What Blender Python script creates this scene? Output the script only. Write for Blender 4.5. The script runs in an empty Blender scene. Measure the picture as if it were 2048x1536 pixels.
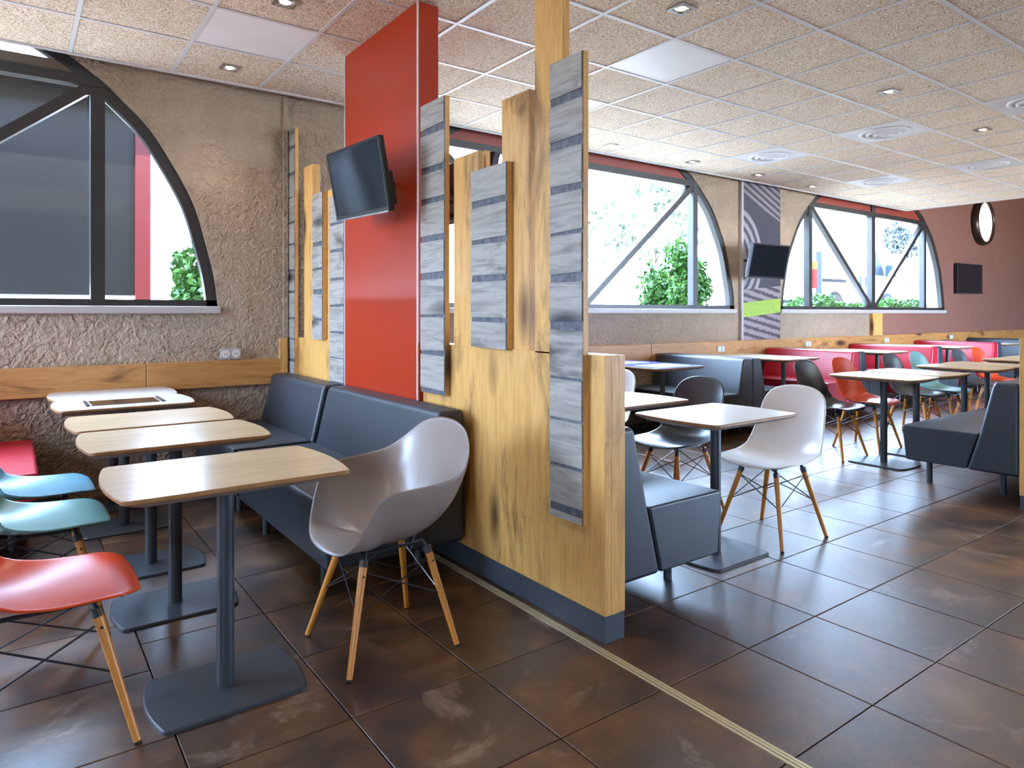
import bpy, bmesh, math, random
from mathutils import Vector, Matrix
random.seed(7)
D = bpy.data
SC = bpy.context.scene
COL = SC.collection
PI = math.pi
R = math.radians

# ------------------------------------------------------------------ camera, sky, sun, fill lamps, exposure
CAM_H = 1.25
cd = D.cameras.new('camera'); cam = D.objects.new('camera', cd); COL.objects.link(cam)
cam.location = (0, 0, CAM_H); cam.rotation_euler = (PI/2, 0, -math.atan(999/1368))
cd.sensor_width = 36; cd.lens = 1368*36/2048; cd.shift_y = -(768-626)/2048; cd.clip_start = .05; cd.clip_end = 300
SC.camera = cam
w = D.worlds.new('sky'); SC.world = w; w.use_nodes = True
bg = w.node_tree.nodes['Background']; bg.inputs[0].default_value = (.49, .68, 1.0, 1); bg.inputs[1].default_value = 36
sl = D.lights.new('sun', 'SUN'); sl.energy = 44; sl.angle = R(.6); sl.color = (1, .94, .84)
so = D.objects.new('sun', sl); COL.objects.link(so)
so.rotation_euler = Vector((.62, .34, -.78)).to_track_quat('-Z', 'Y').to_euler()
def area(name, loc, size, power, color, rot=(0, 0, 0), sy=None):
    l = D.lights.new(name, 'AREA'); l.shape = 'RECTANGLE'; l.size = size; l.size_y = sy or size; l.energy = power; l.color = color
    o = D.objects.new(name, l); COL.objects.link(o); o.location = loc; o.rotation_euler = rot
    return o
# added fill lamps without fixtures, below the ceiling behind and beside the camera
area('fill_lamp', (0.2, -1.2, 2.9), 2.4, 4, (1, .86, .70))
area('fill_lamp', (4.6, -.6, 2.9), 3.0, 6, (1, .88, .74))
area('fill_lamp', (9.5, -.6, 2.9), 3.5, 20, (1, .86, .70))
Y0_ = -3.4
def portal(loc, sx, sy, rot):
    o = area('window_portal', loc, sx, 1, (1, 1, 1), rot, sy); o.data.cycles.is_portal = True
for x_ in (-1.36, 4.91, 11.13): portal((x_, 5.60, 2.1), 5.1, 1.65, (-PI/2, 0, 0))
for y_, w_ in ((-1.9, 1.4), (4.15, 1.7)): portal((-3.3, y_, 1.92), w_, 1.6, (PI/2, 0, -PI/2))
for x_, w_ in ((11.5, 7),): portal((x_, Y0_-.1, 1.5), w_, 2.5, (PI/2, 0, 0))
SC.view_settings.view_transform = 'Standard'; SC.view_settings.look = 'None'
SC.view_settings.gamma = 1; SC.view_settings.use_curve_mapping = False; SC.view_settings.exposure = 0.58
SC.cycles.use_denoising = True
SC.cycles.max_bounces = 8; SC.cycles.diffuse_bounces = 4; SC.cycles.glossy_bounces = 4; SC.cycles.transparent_max_bounces = 12
SC.cycles.sample_clamp_indirect = 6; SC.cycles.caustics_reflective = False; SC.cycles.caustics_refractive = False

# ------------------------------------------------------------------ materials
def lin(h):
    h = h.lstrip('#'); out = []
    for i in (0, 2, 4):
        c = int(h[i:i+2], 16)/255
        out.append(c/12.92 if c <= .04045 else ((c+.055)/1.055)**2.4)
    return (*out, 1)
class NT:
    def __init__(s, name):
        s.m = D.materials.new(name); s.m.use_nodes = True; s.t = s.m.node_tree
        s.b = s.t.nodes['Principled BSDF']; s.out = s.t.nodes['Material Output']
    def n(s, typ, **kw):
        nd = s.t.nodes.new('ShaderNode'+typ)
        for k, v in kw.items():
            if k.startswith('i_'):
                key = k[2:]; key = int(key) if key.isdigit() else key.replace('_', ' ')
                nd.inputs[key].default_value = v
            else: setattr(nd, k, v)
        return nd
    def l(s, a, b): s.t.links.new(a, b)
    def pos(s, scale=(1, 1, 1), obj=False, rot=(0, 0, 0), loc=(0, 0, 0)):
        src = s.n('TexCoord').outputs['Object'] if obj else s.n('NewGeometry').outputs['Position']
        mp = s.n('Mapping'); mp.inputs['Scale'].default_value = scale; mp.inputs['Rotation'].default_value = rot; mp.inputs['Location'].default_value = loc
        s.l(src, mp.inputs[0]); return mp.outputs[0]
    def noise(s, vec, scale, detail=4, rough=.55, dist=0):
        nd = s.n('TexNoise'); nd.inputs['Scale'].default_value = scale; nd.inputs['Detail'].default_value = detail
        nd.inputs['Roughness'].default_value = rough; nd.inputs['Distortion'].default_value = dist
        s.l(vec, nd.inputs['Vector']); return nd.outputs['Fac']
    def ramp(s, fac, stops, interp='LINEAR'):
        r = s.n('ValToRGB'); r.color_ramp.interpolation = interp; e = r.color_ramp.elements
        while len(e) < len(stops): e.new(.5)
        for el, (p, c) in zip(e, stops):
            el.position = p; el.color = c if not isinstance(c, str) else lin(c)
        s.l(fac, r.inputs[0]); return r.outputs[0]
    def mix(s, fac, a, b, mode='MIX'):
        m = s.n('Mix', data_type='RGBA', blend_type=mode)
        for v, i in ((fac, 0), (a, 6), (b, 7)):
            if hasattr(v, 'is_output'): s.l(v, m.inputs[i])
            else: m.inputs[i].default_value = lin(v) if isinstance(v, str) else v
        return m.outputs[2]
    def math(s, op, a, b=0.0, c=None):
        m = s.n('Math', operation=op)
        for v, i in ((a, 0), (b, 1), (c, 2)):
            if v is None: continue
            if hasattr(v, 'is_output'): s.l(v, m.inputs[i])
            else: m.inputs[i].default_value = v
        return m.outputs[0]
    def bump(s, h, strength=.3, dist=.01):
        b = s.n('Bump'); b.inputs['Strength'].default_value = strength; b.inputs['Distance'].default_value = dist
        s.l(h, b.inputs['Height']); s.l(b.outputs[0], s.b.inputs['Normal'])
    def set(s, color=None, rough=None, metal=None, spec=None, coat=None):
        for v, k in ((color, 'Base Color'), (rough, 'Roughness'), (metal, 'Metallic'), (spec, 'Specular IOR Level'), (coat, 'Coat Weight')):
            if v is None: continue
            if hasattr(v, 'is_output'): s.l(v, s.b.inputs[k])
            else: s.b.inputs[k].default_value = lin(v) if isinstance(v, str) else v
        return s.m
def plain(name, color, rough=.5, metal=0, spec=.5, coat=0, nscale=0, namt=.0):
    t = NT(name); c = color
    if nscale:
        p = t.pos(obj=True); f = t.noise(p, nscale, 3)
        a = lin(color); k1 = 1-namt; k2 = 1+namt
        c = t.ramp(f, [(.3, (a[0]*k1, a[1]*k1, a[2]*k1, 1)), (.7, (min(1, a[0]*k2), min(1, a[1]*k2), min(1, a[2]*k2), 1))])
    return t.set(c, rough, metal, spec, coat)
def wood(name, axis, light, mid, dark, rough=.5, obj=False, knots=.45, scale=1.0):
    t = NT(name)
    sc = {'x': (1.2, 14, 14), 'y': (14, 1.2, 14), 'z': (14, 14, 1.2)}[axis]
    sc = tuple(v*scale for v in sc)
    p = t.pos(sc, obj)
    g = t.noise(p, 1.6, 6, .6, .6)
    col = t.ramp(g, [(.28, mid), (.5, light), (.72, mid)])
    fine = t.noise(t.pos(tuple(v*5 for v in sc), obj), 1.5, 3, .6)
    col = t.mix(t.math('MULTIPLY', t.math('SUBTRACT', fine, .44), .65), col, dark)
    ks = {'x': (1.0, 3.0, 3.0), 'y': (3.0, 1.0, 3.0), 'z': (3.0, 3.0, 1.0)}[axis]
    kp = t.pos(ks, obj)
    kn = t.noise(kp, 1.7, 5, .65, .8)
    kf = t.ramp(kn, [(.56, (0, 0, 0, 1)), (.72, (1, 1, 1, 1))])
    col = t.mix(t.math('MULTIPLY', kf, knots), col, dark)
    vor = t.n('TexVoronoi'); vor.inputs['Scale'].default_value = 1.3; t.l(kp, vor.inputs['Vector'])
    vf = t.ramp(vor.outputs['Distance'], [(.05, (1, 1, 1, 1)), (.24, (0, 0, 0, 1))])
    col = t.mix(t.math('MULTIPLY', vf, knots*1.4), col, dark)
    t.bump(fine, .08, .002)
    return t.set(col, rough)
M = {}
def mk_plaster(name, c1, c2, amt=.9):
    t = NT(name); p = t.pos()
    a = t.noise(p, 19, 4, .55, 1.1); b = t.noise(p, 7, 3, .5); c = t.noise(p, 55, 2, .5)
    h = t.math('ADD', t.math('MULTIPLY', a, 1.0), t.math('MULTIPLY', c, .25))
    t.bump(h, amt, .055)
    return t.set(t.ramp(b, [(.3, c1), (.7, c2)]), .75, spec=.3)
M['plaster'] = mk_plaster('rough_taupe_plaster', '#a18c76', '#ab967f')
M['brown'] = mk_plaster('smooth_brown_paint', '#7d5546', '#82594a', .08)
M['wall_plain'] = plain('painted_wall', '#94857a', .7, nscale=2, namt=.05)
M['oak_z'] = wood('oak_vertical', 'z', '#d6a45c', '#c08a46', '#4a2b12', .42, knots=.75)
M['oak_x'] = wood('oak_lengthwise', 'x', '#b8844a', '#9a6830', '#40240c', .45, knots=.9)
M['oak_y'] = wood('oak_crosswise', 'y', '#d6a45c', '#c08a46', '#4a2b12', .42, knots=.75)
M['beech'] = wood('beech_dowel', 'z', '#c47e30', '#b47026', '#8a5520', .4, True, 0.05)
M['slat'] = wood('weathered_grey_board', 'y', '#a39b90', '#756e65', '#1f1b18', .5, False, .8, 1.1)
M['slat_gap'] = plain('dark_gap_between_boards', '#55565a', .6, nscale=30, namt=.5)
M['red_lam'] = plain('red_orange_laminate', '#a02a05', .40, 0, .42, nscale=3, namt=.03)
M['white_edge'] = plain('white_edge_strip', '#d8d2cc', .4)
M['plinth'] = plain('slate_grey_plinth', '#3a4046', .5)
M['brass'] = plain('brushed_brass', '#cdbf98', .5, .6)
M['alu'] = plain('pale_frame_paint', '#a9a29c', .45, nscale=4, namt=.05)
M['frame'] = plain('dark_window_frame', '#2c2a27', .4, nscale=5, namt=.08)
M['beam'] = plain('bronze_header_beam', '#6a5846', .5)
M['infill'] = plain('red_brown_header_board', '#8c3a2a', .5, nscale=5, namt=.06)
M['black_metal'] = plain('black_metal', '#16181b', .4)
M['steel'] = plain('steel_rod', '#3a3c40', .3, .7)
M['graphite'] = plain('graphite_powder_coat', '#33373b', .42, nscale=60, namt=.08)
M['chrome'] = plain('polished_steel', '#b9b9b9', .2, .9)
M['white_metal'] = plain('white_painted_metal', '#e2e2e4', .45, nscale=3, namt=.03)
M['rim_dark'] = plain('dark_bronze_rim', '#3b2c22', .25, .5)
M['plastic_dark'] = plain('black_plastic', '#0c0d10', .3)
M['white_plastic'] = plain('white_plastic', '#cfcac4', .4)
M['rubber'] = plain('black_rubber', '#111111', .8)
M['concrete'] = plain('pale_concrete', '#c9c4ba', .9, nscale=1.5, namt=.1)
M['paving'] = plain('outside_paving', '#989288', .9, nscale=1.5, namt=.1)
M['ext_white'] = plain('white_outside_render', '#d8d4cc', .8)
M['grout'] = plain('tile_grout', '#15110e', .8)
M['void'] = plain('ceiling_void', '#6b655f', .9)
def leather(name, c, rough=.42):
    t = NT(name); p = t.pos(obj=True)
    v = t.n('TexVoronoi'); v.inputs['Scale'].default_value = 260; t.l(p, v.inputs['Vector'])
    t.bump(v.outputs['Distance'], .03, .001)
    f = t.noise(p, 6, 3); a = lin(c)
    col = t.ramp(f, [(.3, (a[0]*.9, a[1]*.9, a[2]*.9, 1)), (.7, (a[0]*1.1, a[1]*1.1, a[2]*1.1, 1))])
    return t.set(col, rough, spec=.55)
M['lea_black'] = leather('black_leatherette', '#272d33', .42)
M['lea_red'] = leather('red_leatherette', '#b00a26', .4)
M['lea_grey'] = leather('slate_leatherette', '#2b3138', .42)
for k, c in dict(sh_orange='#c8421a', sh_teal='#6c9c98', sh_blue='#5f93a6', sh_white='#cfcac4', sh_taupe='#86786f', sh_black='#23272c', sh_grey='#3a3d42').items():
    M[k] = plain('shell_plastic_'+k[3:], c, .3, nscale=2, namt=.02)
# shop floor tile: mottled brown stoneware
t = NT('brown_stoneware_tile'); p = t.pos()
oi = t.n('ObjectInfo')
cmb = t.n('CombineXYZ'); t.l(t.math('MULTIPLY', oi.outputs['Random'], 40), cmb.inputs[0]); t.l(t.math('MULTIPLY', oi.outputs['Random'], 17), cmb.inputs[1])
va = t.n('VectorMath', operation='ADD'); t.l(p, va.inputs[0]); t.l(cmb.outputs[0], va.inputs[1])
a = t.noise(va.outputs[0], 3.2, 6, .62, .5); b = t.noise(va.outputs[0], 40, 4, .6)
col = t.ramp(a, [(.30, '#1a0f08'), (.43, '#3e250e'), (.54, '#55320c'), (.66, '#66451f'), (.78, '#735a42')])
c2 = t.noise(va.outputs[0], 1.4, 3, .6, .8)
col = t.mix(t.ramp(c2, [(.42, (0, 0, 0, 1)), (.62, (.75, .75, .75, 1))]), col, '#1c110b')
col = t.mix(t.math('MULTIPLY', t.math('SUBTRACT', b, .45), .5), col, '#7d6a5c')
d1 = t.noise(va.outputs[0], 2.3, 5, .7, 1.2); d2 = t.noise(va.outputs[0], 60, 3, .7)
dm = t.math('MULTIPLY', t.ramp(d1, [(.60, (0, 0, 0, 1)), (.72, (1, 1, 1, 1))]), t.math('MULTIPLY', d2, .9))
col = t.mix(dm, col, '#a08a78')
rg = t.math('ADD', t.math('MULTIPLY', a, .32), .25)
t.bump(b, .05, .002)
t.b.inputs['Coat Roughness'].default_value = .34; t.b.inputs['Coat IOR'].default_value = 1.65
M['tile'] = t.set(col, rg, spec=.6, coat=.35)
# wood wool ceiling tile
t = NT('wood_wool_tile'); p = t.pos()
a = t.noise(p, 40, 3, .6, 3.5); b = t.noise(p, 2.0, 2)
col = t.ramp(a, [(.38, '#8d745a'), (.47, '#d8bea1'), (.54, '#f2e1cc'), (.63, '#fff9ef')])
t.bump(a, .5, .006)
M['woodwool'] = t.set(col, .9, spec=.2)
M['ceil_panel'] = plain('smooth_white_panel', '#f4f1f2', .35, nscale=3, namt=.04)
M['ceil_bar'] = plain('white_grid_bar', '#d6d4d4', .4)
# table laminates
def laminate(name, c1, c2):
    t = NT(name); p = t.pos((1.4, 9, 9), True)
    f = t.noise(p, 2.2, 5, .6, .5)
    return t.set(t.ramp(f, [(.3, c1), (.7, c2)]), .22, spec=.5)
M['top_oak'] = laminate('pale_oak_laminate', '#b59c78', '#c8b08c')
M['top_sheen'] = laminate('oak_laminate_sheen', '#cdc9c3', '#d6d2cc')  # whitened copy of the oak top: window reflection put into the colour
M['top_grey'] = laminate('pale_grey_laminate', '#b9b6b4', '#c6c3c0')
M['ply'] = plain('plywood_edge', '#8a6136', .5, nscale=20, namt=.2)
M['under'] = plain('table_underside', '#9a8f86', .5)
M['screen'] = plain('dark_screen_glass', '#0e151b', .12, spec=.7)
M['screen_blue'] = plain('blue_table_film', '#2f55b8', .2)
M['screen_pale'] = plain('pale_table_print', '#c9d6e6', .25)
# glass
t = NT('window_glass'); t.t.nodes.remove(t.b)
tr = t.n('BsdfTransparent'); tr.inputs[0].default_value = (.95, .97, .97, 1); gl = t.n('BsdfGlossy'); gl.inputs['Roughness'].default_value = .02
lw = t.n('LayerWeight'); lw.inputs['Blend'].default_value = .5; ms = t.n('MixShader')
t.l(t.math('ADD', t.math('MULTIPLY', t.math('POWER', lw.outputs['Facing'], 5), .6), .03), ms.inputs[0]); t.l(tr.outputs[0], ms.inputs[1]); t.l(gl.outputs[0], ms.inputs[2]); t.l(ms.outputs[0], t.out.inputs[0])
M['glass'] = t.m
def emis(name, c, s):
    t = NT(name); t.b.inputs['Emission Color'].default_value = lin(c); t.b.inputs['Emission Strength'].default_value = s
    t.b.inputs['Base Color'].default_value = (.8, .8, .8, 1); return t.m
M['bulb'] = emis('lamp_bulb', '#fff2dc', 14)
M['disc'] = emis('lit_disc', '#fff6ea', 3.5)
# leaves
def leaf(name, c1, c2):
    t = NT(name); p = t.pos(); f = t.noise(p, 9, 2)
    m = t.set(t.ramp(f, [(.35, c1), (.65, c2)]), .55)
    t.b.inputs['Transmission Weight'].default_value = 0
    return m
M['leaf'] = leaf('green_leaves', '#1d420f', '#3f731d')
M['leaf_pale'] = leaf('pale_green_leaves', '#2e3c30', '#55684f')
M['leaf_blue'] = leaf('grey_green_leaves', '#2a363c', '#47565a')
M['bark'] = plain('bark', '#5a4a3c', .9, nscale=10, namt=.2)
M['van_white'] = plain('white_van_paint', '#e6e6e6', .3)
M['van_dark'] = plain('van_dark_trim', '#0c1014', .6, 0, .1)
M['van_glass'] = plain('van_window_tint', '#1c2c3c', .5, 0, .1)
M['tail_red'] = plain('tail_lamp_red', '#6a0a06', .5, 0, .1)
M['tail_amber'] = plain('tail_lamp_amber', '#7a400e', .5, 0, .1)
M['dark_clad'] = plain('dark_cladding', '#07090c', .4, 0, .25, nscale=1.5, namt=.15)
M['post_red'] = plain('red_post_paint', '#3c040a', .5, 0, .3)

# ------------------------------------------------------------------ mesh helpers
def tag(o, label, cat, group=None, kind=None):
    if label: o['label'] = label
    if cat: o['category'] = cat
    if group: o['group'] = group
    if kind: o['kind'] = kind
    return o
def empty(name, label, cat, loc=(0, 0, 0), rz=0, group=None, kind=None):
    o = D.objects.new(name, None); COL.objects.link(o); o.location = loc; o.rotation_euler = (0, 0, rz)
    o.empty_display_size = .1
    return tag(o, label, cat, group, kind)
def link(name, mesh, parent=None, loc=(0, 0, 0), rot=(0, 0, 0)):
    o = D.objects.new(name, mesh); COL.objects.link(o); o.location = loc; o.rotation_euler = rot
    if parent: o.parent = parent
    return o
def clone(o, loc, rz, label=None, group=None, mats=None):
    def rec(s, par):
        c = s.copy(); COL.objects.link(c); c.parent = par
        if mats and s.type == 'MESH' and s.data.materials and s.data.materials[0] in mats:
            nm = mats[s.data.materials[0]]
            key = (s.data.name, nm.name)
            if key not in _MC:
                d = s.data.copy(); d.materials[0] = nm; _MC[key] = d
            c.data = _MC[key]
        for ch in s.children: rec(ch, c)
        return c
    c = rec(o, None); c.location = loc; c.rotation_euler = (0, 0, rz)
    if label: c['label'] = label
    if group: c['group'] = group
    return c
_MC = {}
class MB:
    """collects vertices and faces for one mesh"""
    def __init__(s): s.v = []; s.f = []; s.mi = []
    def add(s, vs, fs, mi=0):
        k = len(s.v); s.v += [tuple(v) for v in vs]; s.f += [tuple(i+k for i in f) for f in fs]; s.mi += [mi]*len(fs); return s
    def box(s, x0, x1, y0, y1, z0, z1, mi=0):
        x0, x1 = min(x0, x1), max(x0, x1); y0, y1 = min(y0, y1), max(y0, y1); z0, z1 = min(z0, z1), max(z0, z1)
        return s.add([(x0,y0,z0),(x1,y0,z0),(x1,y1,z0),(x0,y1,z0),(x0,y0,z1),(x1,y0,z1),(x1,y1,z1),(x0,y1,z1)],
                     [(0,3,2,1),(4,5,6,7),(0,1,5,4),(1,2,6,5),(2,3,7,6),(3,0,4,7)], mi)
    def tube(s, a, b, r0, r1=None, n=10, mi=0):
        a, b = Vector(a), Vector(b); r1 = r0 if r1 is None else r1
        d = (b-a).normalized(); q = Vector((0, 0, 1)) if abs(d.z) < .95 else Vector((1, 0, 0))
        e1 = d.cross(q).normalized(); e2 = d.cross(e1)
        vs = [a+(e1*math.cos(2*PI*i/n)+e2*math.sin(2*PI*i/n))*r0 for i in range(n)]+[b+(e1*math.cos(2*PI*i/n)+e2*math.sin(2*PI*i/n))*r1 for i in range(n)]
        fs = [(i, (i+1) % n, n+(i+1) % n, n+i) for i in range(n)]+[tuple(range(n-1, -1, -1)), tuple(range(n, 2*n))]
        return s.add(vs, fs, mi)
    def prism(s, poly, axis, a, b, mi=0):
        """poly: 2D points; axis 'x': (y,z) extruded in x, 'y': (x,z), 'z': (x,y)"""
        def p(q, t): return {'x': (t, q[0], q[1]), 'y': (q[0], t, q[1]), 'z': (q[0], q[1], t)}[axis]
        n = len(poly)
        vs = [p(q, a) for q in poly]+[p(q, b) for q in poly]
        fs = [(i, (i+1) % n, n+(i+1) % n, n+i) for i in range(n)]+[tuple(range(n-1, -1, -1)), tuple(range(n, 2*n))]
        return s.add(vs, fs, mi)
    def lathe(s, prof, n=24, c=(0, 0, 0), mi=0):
        k = len(prof); vs = []
        for i in range(n):
            a = 2*PI*i/n
            vs += [(c[0]+r*math.cos(a), c[1]+r*math.sin(a), c[2]+z) for r, z in prof]
        fs = [(i*k+j, ((i+1) % n)*k+j, ((i+1) % n)*k+j+1, i*k+j+1) for i in range(n) for j in range(k-1)]
        return s.add(vs, fs, mi)
    def mesh(s, name, mats, smooth=False, fix=True):
        me = D.meshes.new(name); me.from_pydata(s.v, [], s.f)
        for m in (mats if isinstance(mats, (list, tuple)) else [mats]): me.materials.append(m)
        me.polygons.foreach_set('material_index', s.mi)
        if fix:
            bm = bmesh.new(); bm.from_mesh(me); bmesh.ops.recalc_face_normals(bm, faces=bm.faces); bm.to_mesh(me); bm.free()
        if smooth: me.polygons.foreach_set('use_smooth', [True]*len(me.polygons))
        me.update(); return me
    def obj(s, name, mats, parent=None, smooth=False, loc=(0, 0, 0), rot=(0, 0, 0), bevel=0, seg=2, angle=None):
        o = link(name, s.mesh(name, mats, smooth or bool(angle)), parent, loc, rot)
        if bevel:
            b = o.modifiers.new('bevel', 'BEVEL'); b.width = bevel; b.segments = seg; b.limit_method = 'ANGLE'; b.angle_limit = R(30)
            if seg > 1: o.data.polygons.foreach_set('use_smooth', [True]*len(o.data.polygons)); b.harden_normals = True
        if angle:
            e = o.modifiers.new('edge', 'EDGE_SPLIT'); e.split_angle = R(angle)
        return o
def box(name, mats, x0, x1, y0, y1, z0, z1, parent=None, bevel=0, seg=1):
    return MB().box(x0, x1, y0, y1, z0, z1).obj(name, mats, parent, bevel=bevel, seg=seg)
FW = Vector((math.sin(math.atan(999/1368)), math.cos(math.atan(999/1368)), 0))
RT = Vector((FW.y, -FW.x, 0))
def in_view(x, y, z, m=60):
    """used only to leave out pieces the photograph shows nothing of"""
    d = Vector((x, y, z-CAM_H)); k = d.dot(FW)
    if k < .3: return False
    u = 1024+1368*d.dot(RT)/k; v = 626-1368*d.z/k
    return -m < u < 2048+m and -m < v < 1536+m

# ------------------------------------------------------------------ room constants
WY, WO = 5.42, 5.68          # inner and outer face of the window wall
HC = 2.94                    # ceiling
PX = 1.80                    # face of the wooden partition
X0, X1, Y0 = -3.2, 18.2, -3.4
# ------------------------------------------------------------------ floor
TP = .456
floor = MB().box(X0, X1, Y0, WO, -.12, -.012).obj('floor', M['grout']); tag(floor, 'brown mottled stone tile floor of the dining room', 'floor', kind='structure')
tile_me = {}
def tile_mesh(sx, sy):
    k = (round(sx, 3), round(sy, 3))
    if k not in tile_me:
        g = .0022; b = .002
        x, y = sx/2-g, sy/2-g
        m = MB()
        vs = [(-x,-y,-.012),(x,-y,-.012),(x,y,-.012),(-x,y,-.012),(-x,-y,-b),(x,-y,-b),(x,y,-b),(-x,y,-b),(-x+b,-y+b,0),(x-b,-y+b,0),(x-b,y-b,0),(-x+b,y-b,0)]
        m.add(vs, [(0,1,5,4),(1,2,6,5),(2,3,7,6),(3,0,4,7),(4,5,9,8),(5,6,10,9),(6,7,11,10),(7,4,8,11),(8,9,10,11)])
        tile_me[k] = m.mesh('floor_tile', M['tile'])
    return tile_me[k]
SX0, SX1 = 1.735, 1.775      # the brass strip runs between these
cells = []
for i in range(-12, 36):
    for j in range(-11, 10):
        xa = 2.214+TP*i; xb = xa+TP; ya = 1.54+TP*j; yb = ya+TP
        if xb < .39: ya -= TP/2; yb -= TP/2
        xa, xb, ya, yb = max(xa, X0), min(xb, X1), max(ya, Y0), min(yb, WY)
        if xb-xa < .03 or yb-ya < .03: continue
        if xa < SX0 and xb > SX1:
            cells += [(xa, SX0, ya, yb), (SX1, xb, ya, yb)]
        else: cells.append((xa, xb, ya, yb))
vis = [c for c in cells if any(in_view(x, y, 0, 10) for x in (c[0], c[1], (c[0]+c[1])/2) for y in (c[2], c[3], (c[2]+c[3])/2))]
vis.sort(key=lambda c: (c[0]+c[1])**2+(c[2]+c[3])**2)
near = set(vis[:290])
rest = MB()
for c in cells:
    xa, xb, ya, yb = c
    if c in near:
        link('tile', tile_mesh(xb-xa, yb-ya), floor, ((xa+xb)/2, (ya+yb)/2, 0))
    else: rest.box(xa+.0022, xb-.0022, ya+.0022, yb-.0022, -.012, 0)
o = rest.obj('far_tiles', M['tile'], floor); o['kind'] = 'stuff'
strip = empty('floor_strip', 'narrow brass joint strip running across the tiles beside the wooden partition', 'strip', (1.755, .6, 0))
for k in (-.013, .002, .015): MB().box(k-.005, k+.004, -2.2, 3.0, -.01, .002).obj('strip_rail', M['brass'], strip)
MB().box(-.018, .018, -2.2, 3.0, -.011, -.003).obj('strip_bed', M['brass'], strip)

# ------------------------------------------------------------------ window wall
ARCH = [(2.60, 1.30), (2.575, 1.50), (2.53, 1.70), (2.43, 2.05), (2.25, 2.39), (2.12, 2.58), (1.98, 2.72), (1.86, 2.83), (1.65, 2.98), (1.35, 3.14), (.95, 3.28), (.5, 3.36)]
def smooth_curve(pts, n=4):
    out = []
    P = [Vector(p) for p in pts]; P = [P[0]*2-P[1]]+P+[P[-1]*2-P[-2]]
    for i in range(1, len(P)-2):
        for k in range(n):
            t = k/n; a, b, c, d = P[i-1:i+3]
            out.append(tuple(.5*((2*b)+(c-a)*t+(2*a-5*b+4*c-d)*t*t+(3*b-3*c+d-a)*t**3)))
    out.append(tuple(pts[-1])); return out
HALF = smooth_curve(ARCH)
def arch_loop(inset=0.0):
    """closed outline of an arch window, about its own middle"""
    h = [(x, z) for x, z in HALF]
    if inset:
        n = []
        for i, (x, z) in enumerate(h):
            a = Vector(h[max(0, i-1)]); b = Vector(h[min(len(h)-1, i+1)]); d = (b-a).normalized()
            n.append((x-d.y*inset, z+d.x*inset))
        h = n
    right = h+[(0, 3.38-inset)]
    return right+[(-x, z) for x, z in reversed(h)]
WC = [-1.36, 4.91, 11.13]
PORT = (15.32, 3.02, .40)
def curve_wall(name, loops, mat, y0, y1, label):
    cu = D.curves.new(name, 'CURVE'); cu.dimensions = '2D'; cu.fill_mode = 'BOTH'; cu.extrude = (y1-y0)/2
    for lp in loops:
        sp = cu.splines.new('POLY'); sp.points.add(len(lp)-1); sp.use_cyclic_u = True
        for p, q in zip(sp.points, lp): p.co = (q[0], q[1], 0, 1)
    tmp = D.objects.new('tmp', cu); COL.objects.link(tmp)
    me = D.meshes.new_from_object(tmp.evaluated_get(bpy.context.evaluated_depsgraph_get()))
    D.objects.remove(tmp); D.curves.remove(cu)
    me.transform(Matrix.Translation((0, (y0+y1)/2, 0)) @ Matrix.Rotation(PI/2, 4, 'X'))
    me.materials.clear(); me.materials.append(mat); me.name = name
    return tag(link(name, me), label, 'wall', kind='structure')
XB = 11.13
ZT = 4.2
wl = [[(X0, -.1), (XB, -.1), (XB, 1.30)]+[(XB-2.60, 1.30)]+[(XB-x, z) for x, z in HALF[1:]]+[(XB, 3.38), (XB, ZT), (X0, ZT)]]
wl += [[(c+x, z) for x, z in arch_loop()] for c in WC[:2]]
curve_wall('wall_back', wl, M['plaster'], WY, WO, 'rough taupe plaster wall with the two nearer arched windows')
wr = [[(XB, -.1), (X1, -.1), (X1, ZT), (XB, ZT), (XB, 3.38)]+[(XB+x, z) for x, z in reversed(HALF)]+[(XB, 1.30)]]
curve_wall('wall_back_far', wr, M['brown'], WY, WO, 'smooth brown painted wall beyond the farthest arched window')
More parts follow.
